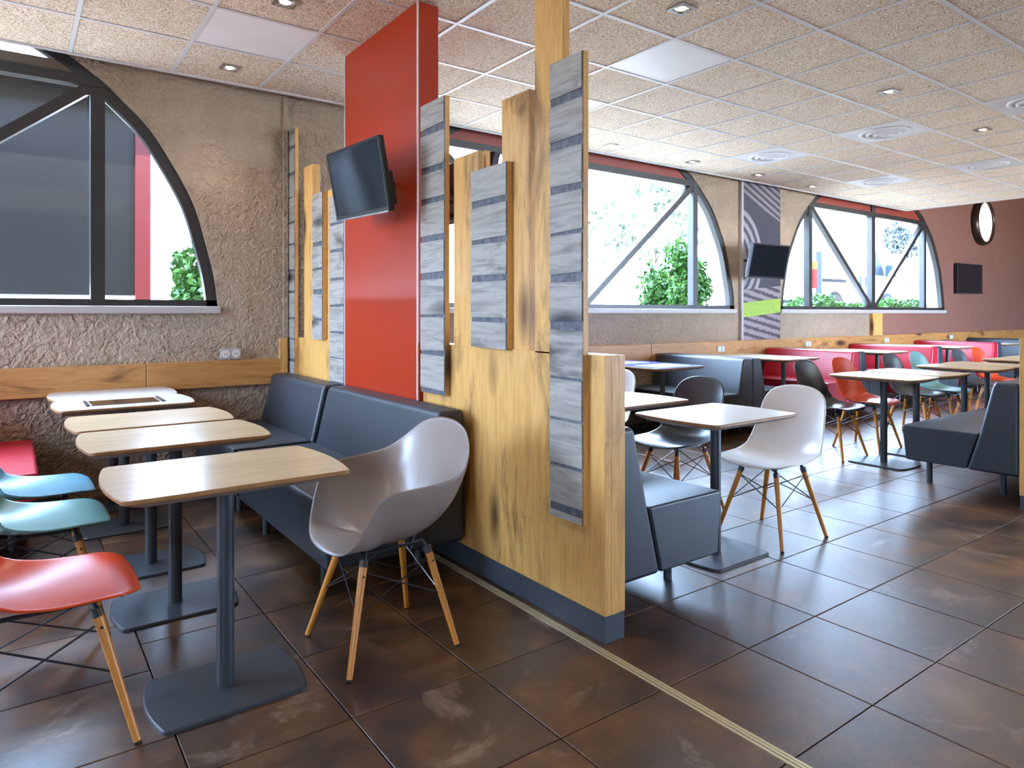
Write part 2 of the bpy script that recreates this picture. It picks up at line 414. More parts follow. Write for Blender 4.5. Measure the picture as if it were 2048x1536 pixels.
for n_, c in enumerate(WC):
    wn = empty('window_%d' % (n_+1), ['large arched window at the left with dark building behind it', 'arched window with green bush outside, behind the partition', 'farthest arched window looking out on a white van'][n_], 'window', (c, WY, 0), kind='structure')
    ya, yb = .015, .085
    lo, li = arch_loop(), arch_loop(.075)
    k = len(lo); m = MB()
    vs = [(x, ya, z) for x, z in lo]+[(x, ya, z) for x, z in li]+[(x, yb, z) for x, z in lo]+[(x, yb, z) for x, z in li]
    fs = []
    for i in range(k-1):
        fs += [(i, i+1, k+i+1, k+i), (2*k+i, 3*k+i, 3*k+i+1, 2*k+i+1), (k+i, k+i+1, 3*k+i+1, 3*k+i), (i, 2*k+i, 2*k+i+1, i+1)]
    m.add(vs, fs)
    m.obj('arch_frame', M['frame'], wn)
    box('bottom_rail', M['frame'], -2.6, 2.6, ya, yb, 1.30, 1.345, wn)
    box('window_sill', M['alu'], -2.615, 2.615, -.03, .02, 1.245, 1.30, wn, .006)
    box('transom', M['frame'], -1.92, 1.92, ya-.012, yb+.01, 2.79, 2.86, wn)
    for x, hw, zt in ((-1.83, .042, 2.8), (1.83, .042, 2.8), (0, .055, 3.3)): box('mullion', M['frame'], x-hw, x+hw, ya-.008, yb+.008, 1.33, zt, wn)
    for s in (-1, 1):
        a = Vector((s*1.80, 0, 2.80)); b = Vector((s*.06, 0, 1.36)); d = (b-a).normalized(); q = Vector((-d.z, 0, d.x))*.034
        m = MB(); pts = [a+q, b+q, b-q, a-q]
        m.prism([(p_.x, p_.z) for p_ in pts], 'y', ya-.004, yb-.004); m.obj('diagonal_bar', M['frame'], wn)
    m = MB(); y2 = WO-WY+.03; kk = len(lo); l2 = arch_loop(.025)
    m.add([(x, yb, z) for x, z in lo]+[(x, y2, z) for x, z in lo]+[(x, yb, z) for x, z in l2]+[(x, y2, z) for x, z in l2], [f for i in range(kk-1) for f in ((2*kk+i, 2*kk+i+1, 3*kk+i+1, 3*kk+i), (kk+i, kk+i+1, 3*kk+i+1, 3*kk+i), (i, i+1, 2*kk+i+1, 2*kk+i))])
    m.obj('reveal', M['ext_white'], wn)
    box('outer_sill', M['ext_white'], -2.62, 2.62, yb, y2+.04, 1.27, 1.32, wn)
    # panes
    yp = .05
    def pane(poly):
        MB().prism(poly, 'y', yp-.003, yp+.003).obj('pane', M['glass'], wn)
    side = [(x-.06, z) for x, z in HALF if z < 2.8 and x-.06 > 1.85]
    for s in (-1, 1):
        pane([(s*1.85, 1.34), (s*(side[0][0]), 1.34)]+[(s*x, z) for x, z in side[1:]])
        pane([(s*1.77, 1.34), (s*.12, 1.34), (s*1.77, 2.70)])
        pane([(s*.05, 2.79), (s*.05, 1.44), (s*1.72, 2.79)])
    if n_ == 0:
        box('header_beam', M['beam'], -1.85, 1.85, .02, .09, 2.86, 2.93, wn)
        box('pane', M['glass'], -1.6, 1.6, yp-.003, yp+.003, 2.93, 3.25, wn)
    else:
        for s in (-1, 1):
            top = [(s*x, z) for x, z in HALF if z > 2.86]
            MB().prism([(s*.05, 2.86)]+[(s*1.80, 2.86)]+top+[(s*.05, 3.34)], 'y', .03, .06).obj('header_board', M['infill'], wn)
# other walls, slab, roof
wl_ = empty('wall_left', 'plain wall with broad windows closing the room at the left', 'wall', kind='structure')
for ya, yb in ((Y0, -2.6), (-1.2, 3.3), (5.0, WO)): box('pier', M['wall_plain'], X0-.25, X0, ya, yb, -.1, ZT, wl_)
for ya, yb in ((-2.6, -1.2), (3.3, 5.0)):
    box('parapet', M['wall_plain'], X0-.25, X0, ya, yb, -.1, 1.1, wl_); box('lintel', M['wall_plain'], X0-.25, X0, ya, yb, 2.75, ZT, wl_)
tag(box('wall_right', M['brown'], X1, X1+.2, Y0, WO, -.1, ZT), 'brown wall closing the far end of the room', 'wall', kind='structure')
fw_ = empty('wall_front', 'street wall behind the viewer with an added opening that lights the ceiling', 'wall', kind='structure')
for xa, xb in ((X0-.25, 8.0), (15, X1)): box('pier', M['wall_plain'], xa, xb, Y0-.2, Y0, -.1, ZT, fw_)
for xa, xb in ((8.0, 15),):  # opening added to send outdoor light up to the ceiling
    box('parapet', M['wall_plain'], xa, xb, Y0-.2, Y0, -.1, .25, fw_); box('lintel', M['wall_plain'], xa, xb, Y0-.2, Y0, 2.75, ZT, fw_)
box('canopy', M['wall_plain'], X0, X1, Y0-2.6, Y0-.2, 2.8, 3.1, fw_)  # unseen overhang, added to block sky but pass ground bounce
tag(box('roof', M['void'], X0-.2, X1+.2, Y0-.3, WO+.15, ZT, ZT+.2), 'dark roof slab above the dining room', 'roof', kind='structure')
# ------------------------------------------------------------------ ceiling
CX1 = 11.95; CY1 = 5.30
ceil = MB().box(X0, CX1, Y0, CY1, HC+.03, HC+.07).obj('ceiling', M['void']); tag(ceil, 'suspended ceiling of wood wool tiles in a white grid', 'ceiling', kind='structure')
box('fascia', M['ceil_bar'], CX1, CX1+.02, Y0, CY1, HC-.004, HC+.12, ceil)
box('edge_trim', M['ceil_bar'], X0, CX1, CY1-.03, CY1, HC-.006, HC+.03, ceil)
box('cove_board', M['void'], X0, CX1, CY1-.02, CY1, HC+.03, ZT, ceil)
box('cove_board', M['void'], CX1, CX1+.02, Y0, CY1, HC+.12, ZT, ceil)
high = box('ceiling_far', M['brown'], CX1, X1, Y0, WY, ZT-.25, ZT-.02); tag(high, 'dark brown higher ceiling over the far end', 'ceiling', kind='structure')
GX, GY, GP = 2.70, 2.82, .6
def diffuser_cell(i, j): return (i, j) in ((6, 0), (6, 2), (10, 0), (10, 2), (6, -2))
plain_cells = {(-3, 2), (1, 0), (1, 2)}
pieces = []
ct_me = {}
def ctile(sx, sy, mat):
    k = (round(sx, 3), round(sy, 3), mat.name)
    if k not in ct_me:
        x, y, b = sx/2-.011, sy/2-.011, .004
        m = MB(); vs = [(-x,-y,.02),(x,-y,.02),(x,y,.02),(-x,y,.02),(-x,-y,b),(x,-y,b),(x,y,b),(-x,y,b),(-x+b,-y+b,0),(x-b,-y+b,0),(x-b,y-b,0),(-x+b,y-b,0)]
        m.add(vs, [(3,2,1,0),(0,1,5,4),(1,2,6,5),(2,3,7,6),(3,0,4,7),(4,5,9,8),(5,6,10,9),(6,7,11,10),(7,4,8,11),(8,9,10,11)])
        ct_me[k] = m.mesh('ceiling_tile', mat)
    return ct_me[k]
hidden = MB()
for i in range(-10, 16):
    for j in range(-11, 5):
        xa, xb = max(X0, GX+GP*i), min(CX1, GX+GP*(i+1)); ya, yb = max(Y0, GY+GP*j), min(CY1-.03, GY+GP*(j+1))
        if j == 3: yb = CY1-.02
        if j == 4 or xb-xa < .05 or yb-ya < .05: continue
        if diffuser_cell(i, j): continue
        mat = M['ceil_panel'] if (i, j) in plain_cells else M['woodwool']
        if any(in_view(x, y, HC, 4) for x in (xa, xb) for y in (ya, yb)):
            o = link('tile', ctile(xb-xa, yb-ya, mat), ceil, ((xa+xb)/2, (ya+yb)/2, HC+.004))
            if (i, j) in plain_cells: o['label'] = 'smooth white blank panel'
        else: hidden.box(xa+.01, xb-.01, ya+.01, yb-.01, HC+.004, HC+.02)
hidden.obj('unseen_tiles', M['woodwool'], ceil)['kind'] = 'stuff'
for i in range(-9, 16): box('grid_bar', M['ceil_bar'], GX+GP*i-.012, GX+GP*i+.012, Y0, CY1-.03, HC, HC+.012, ceil)
for j in range(-10, 4): box('grid_bar', M['ceil_bar'], X0, CX1, GY+GP*j-.012, GY+GP*j+.012, HC-.0005, HC+.012, ceil)
# air diffusers
dif = None
DL = {(6, 0): 'round ceiling air diffuser in the middle of the right hand ceiling', (6, 2): 'round ceiling air diffuser nearest the window with the bush', (10, 0): 'round ceiling air diffuser at the far right of the ceiling',
      (10, 2): 'round ceiling air diffuser in front of the farthest window', (6, -2): 'round ceiling air diffuser cut by the right picture edge'}
for (i, j), lab in DL.items():
    loc = (GX+GP*(i+.5), GY+GP*(j+.5), HC)
    if dif is None:
        dif = empty('air_diffuser', lab, 'vent', loc, 0, 'round air diffusers in the ceiling')
        MB().box(-.288, .288, -.288, .288, .002, .014).obj('plate', M['white_metal'], dif)
        for r, z in ((.215, -.012), (.155, -.02), (.095, -.026)):
            MB().lathe([(r-.045, .002), (r-.04, z-.004), (r, z+.006), (r+.004, z+.012), (r-.04, .002)], 32).obj('diffuser_ring', M['white_metal'], dif, smooth=True)
        MB().lathe([(0.001, -.03), (.035, -.028), (.045, -.018), (.03, .002)], 24).obj('diffuser_core', M['white_metal'], dif, smooth=True)
    else: clone(dif, loc, 0, lab)
# downlights
dl = None
DW = [(1.21, 4.95, 'square recessed downlight left of the red column, nearer the window wall'), (1.2, 3.73, 'square recessed downlight at the top picture edge left of the red column'),
      (3.0, 2.51, 'square recessed downlight at the top edge above the tall grey plank'), (5.4, 2.52, 'square recessed downlight between two plain tiles, second of its row right of the planks'),
      (7.21, 2.53, 'square recessed downlight farthest right, beside the edge diffuser'), (4.88, 4.99, 'square recessed downlight just right of the tall grey plank along the window'),
      (6.14, 4.99, 'square recessed downlight above the right side of the bush window'), (7.36, 4.98, 'square recessed downlight above the printed farm panel'),
      (8.61, 5.01, 'square recessed downlight above the left end of the van window'), (9.82, 5.0, 'square recessed downlight above the left half of the van window'), (11.1, 5.01, 'square recessed downlight nearest the far corner of the ceiling')]
def spot(parent, p=16):
    l = D.lights.new('downlight_beam', 'SPOT'); l.energy = p; l.spot_size = R(110); l.spot_blend = .8; l.shadow_soft_size = .04; l.color = (1, .82, .62)
    o = D.objects.new('downlight_beam', l); COL.objects.link(o); o.parent = parent; o.location = (0, 0, -.02)
for x, y, lab in DW:
    if dl is None:
        dl = empty('downlight', lab, 'ceiling light', (x, y, HC), 0, 'square recessed ceiling downlights')
        m = MB()
        for a, b, c, d in ((-.06, .06, -.06, -.042), (-.06, .06, .042, .06), (-.06, -.042, -.042, .042), (.042, .06, -.042, .042)): m.box(a, b, c, d, -.006, .003)
        m.obj('frame', M['chrome'], dl)
        MB().lathe([(.041, .003), (.038, -.001), (.03, -.002)], 24).obj('reflector', M['chrome'], dl, smooth=True)
        MB().lathe([(.001, -.010), (.016, -.008), (.028, -.001), (.030, .003)], 20).obj('bulb', M['bulb'], dl, smooth=True)
        spot(dl)
    else: clone(dl, (x, y, HC), 0, lab)
# same downlights over the part of the room out of view: lamps only
for x, y in ((.0, 2.5), (.0, 1.3), (3.0, .7), (5.4, .7), (7.2, 1.0), (9.0, 2.5), (9, .7), (3.6, 4.98), (-1.2, 4.95), (-1.2, 3.7), (13.2, 4.2), (13.2, 2)):
    l = D.lights.new('downlight_beam', 'SPOT'); l.energy = 16; l.spot_size = R(110); l.spot_blend = .8; l.shadow_soft_size = .04; l.color = (1, .82, .62)
    o = D.objects.new('downlight_beam', l); COL.objects.link(o); o.location = (x, y, HC-.03)

# ------------------------------------------------------------------ wall band, sockets, panel, porthole
def band(name, x0, x1, label):
    b = empty(name, label, 'wall trim', (0, 0, 0), kind='structure')
    x = x0
    while x < x1-.05:
        xb = min(x1, x+1.98); MB().box(x, xb-.003, WY-.035, WY, .70, .895).obj('board', M['oak_x'], b, bevel=.003, seg=1); x = xb
    return b
band('trim_1', X0, 1.74, 'oak board band along the plaster wall under the left window')
band('trim_2', 1.95, X1, 'oak board band along the window wall behind the booths')
tag(box('trim_3', M['plaster'], 1.722, 1.757, WY-.02, WY, 1.05, 2.98), 'narrow plaster corner strip on the wall behind the slatted planks', 'wall trim', kind='structure')
box('trim_post', M['oak_z'], 1.69, 1.745, WY-.04, WY, .70, 1.05, D.objects['trim_1'])
box('wall_post', M['oak_z'], 10.98, 11.30, WY-.05, WY, .895, 1.245, D.objects['trim_2'])
def socket(x, z, lab, grp='white double wall sockets on the oak band'):
    s = empty('wall_socket', lab, 'socket', (x, WY-.036, z), 0, grp)
    MB().box(-.075, .075, -.008, 0, -.04, .04).obj('plate', M['alu'], s, bevel=.004)
    for k in (-.036, .036):
        c = MB().tube((k, -.008, 0), (k, -.013, 0), .03, n=20).obj('outlet', M['white_plastic'], s)
        MB().tube((k-.009, -.0135, 0), (k-.009, -.0125, 0), .004, n=8).tube((k+.009, -.0135, 0), (k+.009, -.0125, 0), .004, n=8).obj('pin_hole', M['plastic_dark'], c)
    return s
s0 = socket(1.32, .945, 'white double wall socket above the oak band left of the partition', None)
s1 = socket(7.17, .80, 'white wall socket on the oak band above the dark booth back')
clone(s1, (9.15, WY-.036, .81), 0, 'white wall socket on the oak band behind the nearest red booth')
clone(s1, (11.45, WY-.036, .81), 0, 'white wall socket on the oak band behind the second red booth')
clone(s1, (13.9, WY-.036, .81), 0, 'white wall socket on the oak band behind the third red booth')
# printed farm panel
t = NT('farm_print'); sep = t.n('SeparateXYZ'); t.l(t.pos(), sep.inputs[0]); X_, Z_ = sep.outputs[0], sep.outputs[2]
nz = t.noise(t.pos((4, 1, 4)), 5, 5, .6)
fz = t.math('ADD', t.math('MULTIPLY', Z_, 62), t.math('ADD', t.math('MULTIPLY', X_, 12), t.math('MULTIPLY', nz, 5)))
fur = t.ramp(t.math('ADD', t.math('MULTIPLY', t.math('SINE', fz), .5), .5), [(.25, '#3a3138'), (.6, '#8a7a7c')])
dz = t.math('SUBTRACT', Z_, 1.95); dx = t.math('SUBTRACT', X_, 7.45)
rr = t.math('SQRT', t.math('ADD', t.math('MULTIPLY', dx, dx), t.math('MULTIPLY', t.math('MULTIPLY', dz, dz), .8)))
ring = t.ramp(t.math('ADD', t.math('MULTIPLY', t.math('SINE', t.math('ADD', t.math('MULTIPLY', rr, 55), t.math('MULTIPLY', nz, 2))), .5), .5), [(.3, '#39353f'), (.65, '#8f8788')])
dark = t.mix(.5, '#2e2d38', '#34333c')
up = t.math('SINE', t.math('ADD', t.math('MULTIPLY', Z_, 70), t.math('MULTIPLY', X_, 30)))
upc = t.ramp(t.math('ADD', t.math('MULTIPLY', up, .5), .5), [(.3, '#2f2d36'), (.6, '#7d7276')])
def step(v, e): return t.math('GREATER_THAN', v, e)
zt_ = t.math('ADD', Z_, t.math('MULTIPLY', X_, .35))
col = t.mix(step(rr, .62), ring, dark)
col = t.mix(step(zt_, 5.46), col, upc)
zg = t.math('SUBTRACT', Z_, t.math('MULTIPLY', t.math('SUBTRACT', X_, 7.62), .08))
col = t.mix(step(t.math('MULTIPLY', zg, -1), -1.55), col, fur)
grn = t.mix(nz, '#6f8f2c', '#a3bd4a')
col = t.mix(t.math('MULTIPLY', step(zg, 1.19), step(t.math('MULTIPLY', zg, -1), -1.38)), col, grn)
M['farm'] = t.set(col, .4)
fp = empty('printed_wall_panel', 'tall printed panel with ploughed field and green stripe between two arched windows', 'wall panel', (0, 0, 0))
box('print', M['farm'], 7.64, 8.48, WY-.03, WY-.004, .897, 2.97, fp)
box('edge_profile', M['alu'], 7.60, 7.64, WY-.04, WY-.004, .897, 2.97, fp)
# round wall lamp
pw = empty('wall_lamp', 'round glowing wall lamp in a dark rim high on the brown wall', 'wall lamp', (PORT[0], WY, PORT[1]))
MB().lathe([(.33, 0), (.445, .0), (.455, .05), (.43, .115), (.39, .125), (.375, .10), (.37, .06)], 48).obj('rim', M['rim_dark'], pw, smooth=True, rot=(PI/2, 0, 0))
MB().lathe([(.001, .10), (.2, .098), (.34, .088), (.373, .075), (.373, .04)], 48).obj('opal_disc', M['disc'], pw, smooth=True, rot=(PI/2, 0, 0))

# ------------------------------------------------------------------ red column and wooden partition
colm = empty('column', 'orange red laminated column standing in the wooden partition, floor to ceiling', 'column', (1.77, 3.29, 0), kind='structure')
MB().box(0, .13, 0, 1.0, 0, HC).obj('cladding', M['red_lam'], colm, bevel=.003, seg=1)
for x, y in ((-.003, -.003), (-.003, .997)): MB().box(x, x+.008, y, y+.008, 0, HC).obj('corner_strip', M['white_edge'], colm)

def slatted(parent, x0, x1, y0, y1, z0, z1, seed, pitch=.185, side='oak_z'):
    """a board faced with weathered grey slats; returns the board"""
    rnd = random.Random(seed)
    b = MB().box(x0+.006, x1, y0, y1, z0, z1).obj('plank', [M[side], M['slat_gap']], parent)
    for f in b.data.polygons:
        if f.normal.x < -.9: f.material_index = 1
    z = z1
    k = 0
    while z > z0+.02:
        h = pitch*rnd.uniform(.82, 1.12); g = rnd.choice((.012, .02, .032))
        zb = max(z0, z-h+g)
        i0 = rnd.uniform(0, .006); tl = rnd.uniform(-.006, .006)
        m = MB().prism([(y0+i0, zb+tl), (y1-.001, zb), (y1-.001, z-.001), (y0+i0, z-.001+min(0, tl))], 'x', x0, x0+.0065)
        m.obj('slat', M['slat'], b)
        z -= h
    return b
pa = empty('wooden_partition', 'tall oak partition with grey slatted planks, right of the red column', 'partition', (0, 0, 0))
PR = 1.907
ZB = 1.09
# thick lower body, its end board and plinth
MB().box(PX, PX+.035, 1.871, 3.285, .105, ZB).obj('front_panel', M['oak_z'], pa, bevel=.002, seg=1)
MB().box(PR-.035, PR, 1.871, 3.285, .105, ZB-.002).obj('rear_panel', M['oak_z'], pa, bevel=.002, seg=1)
MB().box(PX+.035, PR-.035, 1.871, 1.906, .105, ZB).obj('end_board', M['oak_z'], pa)
MB().box(PX+.035, PR-.035, 1.906, 3.285, ZB-.05, ZB-.03).obj('inner_rail', M['oak_y'], pa)
MB().box(PX+.002, PR-.002, 1.873, 3.285, 0, .105).obj('plinth', M['plinth'], pa, bevel=.002, seg=1)
MB().box(PX, PX+.036, 2.115, 2.30, ZB-.01, HC).obj('post', M['oak_z'], pa, bevel=.002, seg=1)
MB().box(PX+.004, PX+.062, 2.345, 2.55, ZB-.01, 2.22).obj('post', M['oak_z'], pa, bevel=.002, seg=1)
MB().box(PX+.004, PX+.036, 2.74, 2.97, ZB-.01, 2.03).obj('post', M['oak_z'], pa, bevel=.002, seg=1)
MB().box(PR-.032, PR-.002, 2.42, 2.575, ZB-.01, 1.845).obj('post', M['oak_z'], pa, bevel=.002, seg=1)
MB().box(PR-.032, PR-.002, 2.79, 2.95, ZB-.01, 2.05).obj('post', M['oak_z'], pa, bevel=.002, seg=1)
slatted(pa, PX-.035, PX-.003, 1.96, 2.16, .43, 2.26, 11)
slatted(pa, PX-.032, PX+.003, 2.465, 2.755, ZB+.001, 1.925, 12)
slatted(pa, PX-.035, PX-.003, 3.0, 3.25, .83, 2.355, 13)
pb = empty('wooden_partition', 'short oak partition with grey slatted planks, between red column and window wall', 'partition', (0, 0, 0))
MB().box(PX, PX+.035, 4.64, 5.32, .105, 1.06).obj('front_panel', M['oak_z'], pb, bevel=.002, seg=1)
MB().box(PR-.035, PR, 4.30, WY-.04, .105, 1.05).obj('rear_panel', M['oak_z'], pb, bevel=.002, seg=1)
MB().box(PX+.002, PR-.002, 4.30, WY-.04, 0, .105).obj('plinth', M['plinth'], pb)
MB().box(PX, PX+.06, 4.98, 5.16, 1.06, 2.36).obj('post', M['oak_z'], pb, bevel=.002, seg=1)
MB().box(PR-.032, PR-.002, 5.17, 5.37, 1.05, 2.2).obj('post', M['oak_z'], pb, bevel=.002, seg=1)
MB().box(PX+.006, PX+.036, 4.60, 4.69, 1.05, 2.12).obj('post', M['oak_z'], pb, bevel=.002, seg=1)
slatted(pb, PX-.035, PX-.003, 5.28, WY-.005, .2, 2.69, 21)
slatted(pb, PX-.032, PX+.003, 4.70, 4.90, 1.061, 2.11, 22)
slatted(pb, PX-.035, PX-.003, 4.30, 4.56, .2, 2.05, 23)
# low partition at the right edge
pc = empty('wooden_partition', 'low oak partition at the right picture edge behind the dark bench', 'partition', (5.17, 1.49, 0))
MB().box(0, 3.6, .085, .12, .09, 1.09).obj('front_panel', M['oak_z'], pc, bevel=.002, seg=1)
MB().box(0, 3.6, 0, .035, .09, 1.09).obj('rear_panel', M['oak_z'], pc, bevel=.002, seg=1)
MB().box(0, .035, .035, .085, .09, 1.09).obj('end_board', M['oak_z'], pc)
MB().box(.003, 3.6, .003, .117, 0, .09).obj('plinth', M['plinth'], pc)

# ------------------------------------------------------------------ televisions
def tv(name, lab, loc, yaw, pitch, w, h, arm_to=None, thick=.05, extra=True, roll=0):
    """local: +x faces out of the screen, y across, z up"""
    root = empty(name, lab, 'television', loc)
    root.rotation_euler = (Matrix.Rotation(yaw, 3, 'Z') @ Matrix.Rotation(-pitch, 3, 'Y') @ Matrix.Rotation(roll, 3, 'X')).to_euler()
    MB().box(-thick, -.002, -w/2, w/2, -h/2, h/2).obj('housing', M['plastic_dark'], root, bevel=.006)
    b = .016
    m = MB()
    for a in ((-w/2, w/2, h/2-b, h/2), (-w/2, w/2, -h/2, -h/2+b*1.6), (-w/2, -w/2+b, -h/2, h/2), (w/2-b, w/2, -h/2, h/2)): m.box(-.004, .004, *a)
    m.obj('bezel', M['plastic_dark'], root, bevel=.003)
    MB().box(-.004, .0, -w/2+b, w/2-b, -h/2+b*1.6, h/2-b).obj('screen', M['screen'], root)
    if extra:
        MB().box(-thick-.05, -thick, -w*.42, w*.42, -h*.42, h*.05).obj('rear_cover', M['plastic_dark'], root, bevel=.01)
        MB().box(-.004, .007, -w*.49, w*.49, -h/2-.003, -h/2+.006).obj('chrome_lip', M['chrome'], root)
    if arm_to:
        inv = root.rotation_euler.to_matrix().inverted()
        p = inv @ (Vector(arm_to)-Vector(loc))
        MB().tube((-thick-.02, 0, 0), p, .018).obj('mount_arm', M['black_metal'], root)
        MB().box(-thick-.06, -thick, -.1, .1, -.1, .1).obj('mount_plate', M['black_metal'], root)
    return root
tv('television', 'flat television tilted forward on the left face of the red column', (1.525, 3.54, 1.974), 3.164, -.186, .66, .388, (1.768, 3.58, 1.99), .032, roll=-.026)
tv('television', 'flat television on an arm in front of the printed farm panel', (7.60, 4.982, 1.89), -1.612, -.207, .73, .43, (7.66, 5.39, 1.93), .045)
tv('television', 'black television on the brown wall under the porthole', (14.57, 5.313, 1.893), -1.644, 0, .95, .56, (14.57, 5.42, 1.893), .06)
tv('television', 'television seen edge on behind the slatted planks, right of the red column', (2.26, 3.62, 2.0), .05, -.2, .66, .388, (1.902, 3.6, 2.0), .045)

# ------------------------------------------------------------------ chairs
def catmull_closed(P, n):
    P = [Vector(p) for p in P]; k = len(P); out = []
    for i in range(k):
        a, b, c, d = P[(i-1) % k], P[i], P[(i+1) % k], P[(i+2) % k]
        for s in range(n):
            t = s/n
            out.append(.5*((2*b)+(c-a)*t+(2*a-5*b+4*c-d)*t*t+(3*b-3*c+d-a)*t**3))
    return out
def shell_mesh(name, half, center, mat, rings=9, thick=.007):
    """half: list of (rim point, control point) from front middle to back middle, y >= 0"""
    full = half+[((r[0], -r[1], r[2]), (c[0], -c[1], c[2])) for r, c in reversed(half[1:-1])]
    rim = catmull_closed([r for r, c in full], 3); ctl = catmull_closed([c for r, c in full], 3)
    n = len(rim); C = Vector(center); vs = [C]; fs = []
    for k in range(1, rings+1):
        t = k/rings
        for r, c in zip(rim, ctl): vs.append(C*(1-t)**2+c*2*t*(1-t)+r*t*t)
    for i in range(n):
        fs.append((0, 1+i, 1+(i+1) % n))
        for k in range(rings-1):
            a = 1+k*n; b = a+n
            fs.append((a+i, b+i, b+(i+1) % n, a+(i+1) % n))
    m = MB(); m.add(vs, fs); me = m.mesh(name, mat, True)
    return me
ARM = [((.245, 0, .400), (.17, 0, .425)), ((.238, .09, .402), (.165, .07, .425)), ((.222, .165, .418), (.15, .14, .418)), ((.195, .222, .47), (.14, .20, .395)), ((.165, .252, .55), (.13, .235, .39)), ((.125, .275, .625), (.10, .245, .39)),
       ((.06, .302, .645), (.04, .25, .39)), ((-.02, .315, .652), (-.02, .25, .39)), ((-.11, .315, .660), (-.08, .245, .395)), ((-.185, .295, .682), (-.15, .225, .41)),
       ((-.240, .250, .735), (-.20, .185, .425)), ((-.275, .180, .793), (-.235, .125, .44)), ((-.292, .09, .822), (-.25, .06, .45)), ((-.297, 0, .828), (-.255, 0, .45))]
SOL = .009
def add_shell(name, me, parent):
    o = link(name, me, parent)
    s = o.modifiers.new('thickness', 'SOLIDIFY'); s.thickness = SOL; s.offset = 0
    b = o.modifiers.new('smooth', 'SUBSURF'); b.levels = 1; b.render_levels = 1
    return o
def lerp_table(T, s):
    for (a, *va), (b, *vb) in zip(T, T[1:]):
        if s <= b:
            t = (s-a)/(b-a); t = max(0, min(1, t)); return [x+(y-x)*t for x, y in zip(va, vb)]
    return T[-1][1:]
def ribbon_shell(name, mat, nu=30, nv=18):
    line = smooth_curve([(.240, .414), (.222, .430), (.17, .436), (.08, .425), (-.02, .415), (-.10, .417), (-.165, .440), (-.205, .500), (-.228, .590), (-.247, .690), (-.264, .775), (-.276, .830)], 8)
    L = [0]
    for p, q in zip(line, line[1:]): L.append(L[-1]+math.hypot(q[0]-p[0], q[1]-p[1]))
    W = [(0, .205, 0), (.12, .222, .012), (.28, .232, .032), (.42, .232, .058), (.52, .230, .078), (.62, .222, .070), (.75, .210, .048), (.9, .196, .026), (1, .190, .016)]
    def at(u):
        d = u*L[-1]; i = 0
        while i < len(L)-2 and L[i+1] < d: i += 1
        t = (d-L[i])/(L[i+1]-L[i]); p, q = line[i], line[i+1]
        tx, tz = q[0]-p[0], q[1]-p[1]; n = math.hypot(tx, tz)
        return p[0]+tx*t, p[1]+tz*t, tz/n, -tx/n
    vs, fs = [], []
    for i in range(nu+1):
        for j in range(nv+1):
            v = -1+2*j/nv; v = math.copysign(1-(1-abs(v))**1.35, v); e = 1-(max(0, 1-abs(v)**2.4))**(1/2.4)
            u0, u1 = .10*e, 1-.15*e
            u = u0+(u1-u0)*i/nu
            x, z, nx, nz = at(u); hw, lift = lerp_table(W, u)
            f = abs(v)**2.3*lift
            vs.append((x+nx*f, v*hw, z+nz*f))
    k = nv+1
    fs = [(i*k+j, i*k+j+1, (i+1)*k+j+1, (i+1)*k+j) for i in range(nu) for j in range(nv)]
    m = MB(); m.add(vs, fs); return m.mesh(name, mat, True)
shell_side = ribbon_shell('shell', M['sh_orange'])
shell_arm = shell_mesh('shell', ARM, (.02, 0, .400), M['sh_taupe'])
def leg_geo(drop=0):
    out = []
    for sx in (1, -1):
        for sy in (1, -1):
            top = Vector((sx*.128-.01, sy*.108, .380-drop)); foot = Vector((sx*.215, sy*.205, .0))
            out.append((top, foot))
    return out
def make_chair(name, me, lab, group, drop=0):
    root = empty(name, lab, 'chair', (0, 0, 0), 0, group)
    add_shell('shell', me, root)
    L = leg_geo(drop)
    for top, foot in L:
        d = (foot-top).normalized()
        lg = MB().tube(top, foot-d*.008+Vector((0, 0, 0)), .0155, .0105, 12).obj('leg', M['beech'], root, angle=40)
        MB().tube(foot-d*.012, Vector((foot.x, foot.y, 0)), .0105, .010, 12).obj('glide', M['rubber'], lg)
        up = Vector((top.x*.9, top.y*.88, .418-drop-.012))
        MB().tube(up, top, .007, .009, 8).tube(top-d*.004, top+d*.022, .0162, .0158, 10).obj('bracket', M['black_metal'], lg)
        MB().tube(top+d*.05+Vector((0, math.copysign(.013, top.y), 0)), top+d*.05+Vector((0, math.copysign(.017, top.y), 0)), .004, n=8).obj('bolt', M['black_metal'], lg)
    (a, A), (b, B), (c, Cc), (e, E) = L[0], L[1], L[2], L[3]   # ++, +-, -+, --
    m = MB()
    for (p, P), (q, Q) in (((a, A), (b, B)), ((c, Cc), (e, E)), ((a, A), (c, Cc)), ((b, B), (e, E))):
        m.tube(p+(P-p)*.10, q+(Q-q)*.47, .0032, n=6); m.tube(q+(Q-q)*.10, p+(P-p)*.47, .0032, n=6)
    m.obj('wire_brace', M['steel'], root)
    for s in (1, -1): MB().box(-.13, .125, s*.093-.008, s*.093+.008, .396-drop, .404-drop).obj('seat_mount', M['black_metal'], root)
    return root
G1 = 'shell chairs along the left hand table row'
ch = make_chair('shell_chair', shell_side, 'orange shell chair with wooden dowel legs at the nearest left table', G1)
ch.location = (.08, 2.45, 0)
so_ = M['sh_orange']
clone(ch, (.085, 3.27, 0), 0, 'teal green shell chair with wooden legs, behind the orange one at left', mats={so_: M['sh_teal']})
clone(ch, (.08, 3.85, 0), 0, 'light blue shell chair with wooden legs, third from the viewer at left', mats={so_: M['sh_blue']})
clone(ch, (3.45, 2.25, 0), PI, 'white shell chair facing the pale table beside the dark partition bench', 'shell chairs right of the partition', {so_: M['sh_white']})
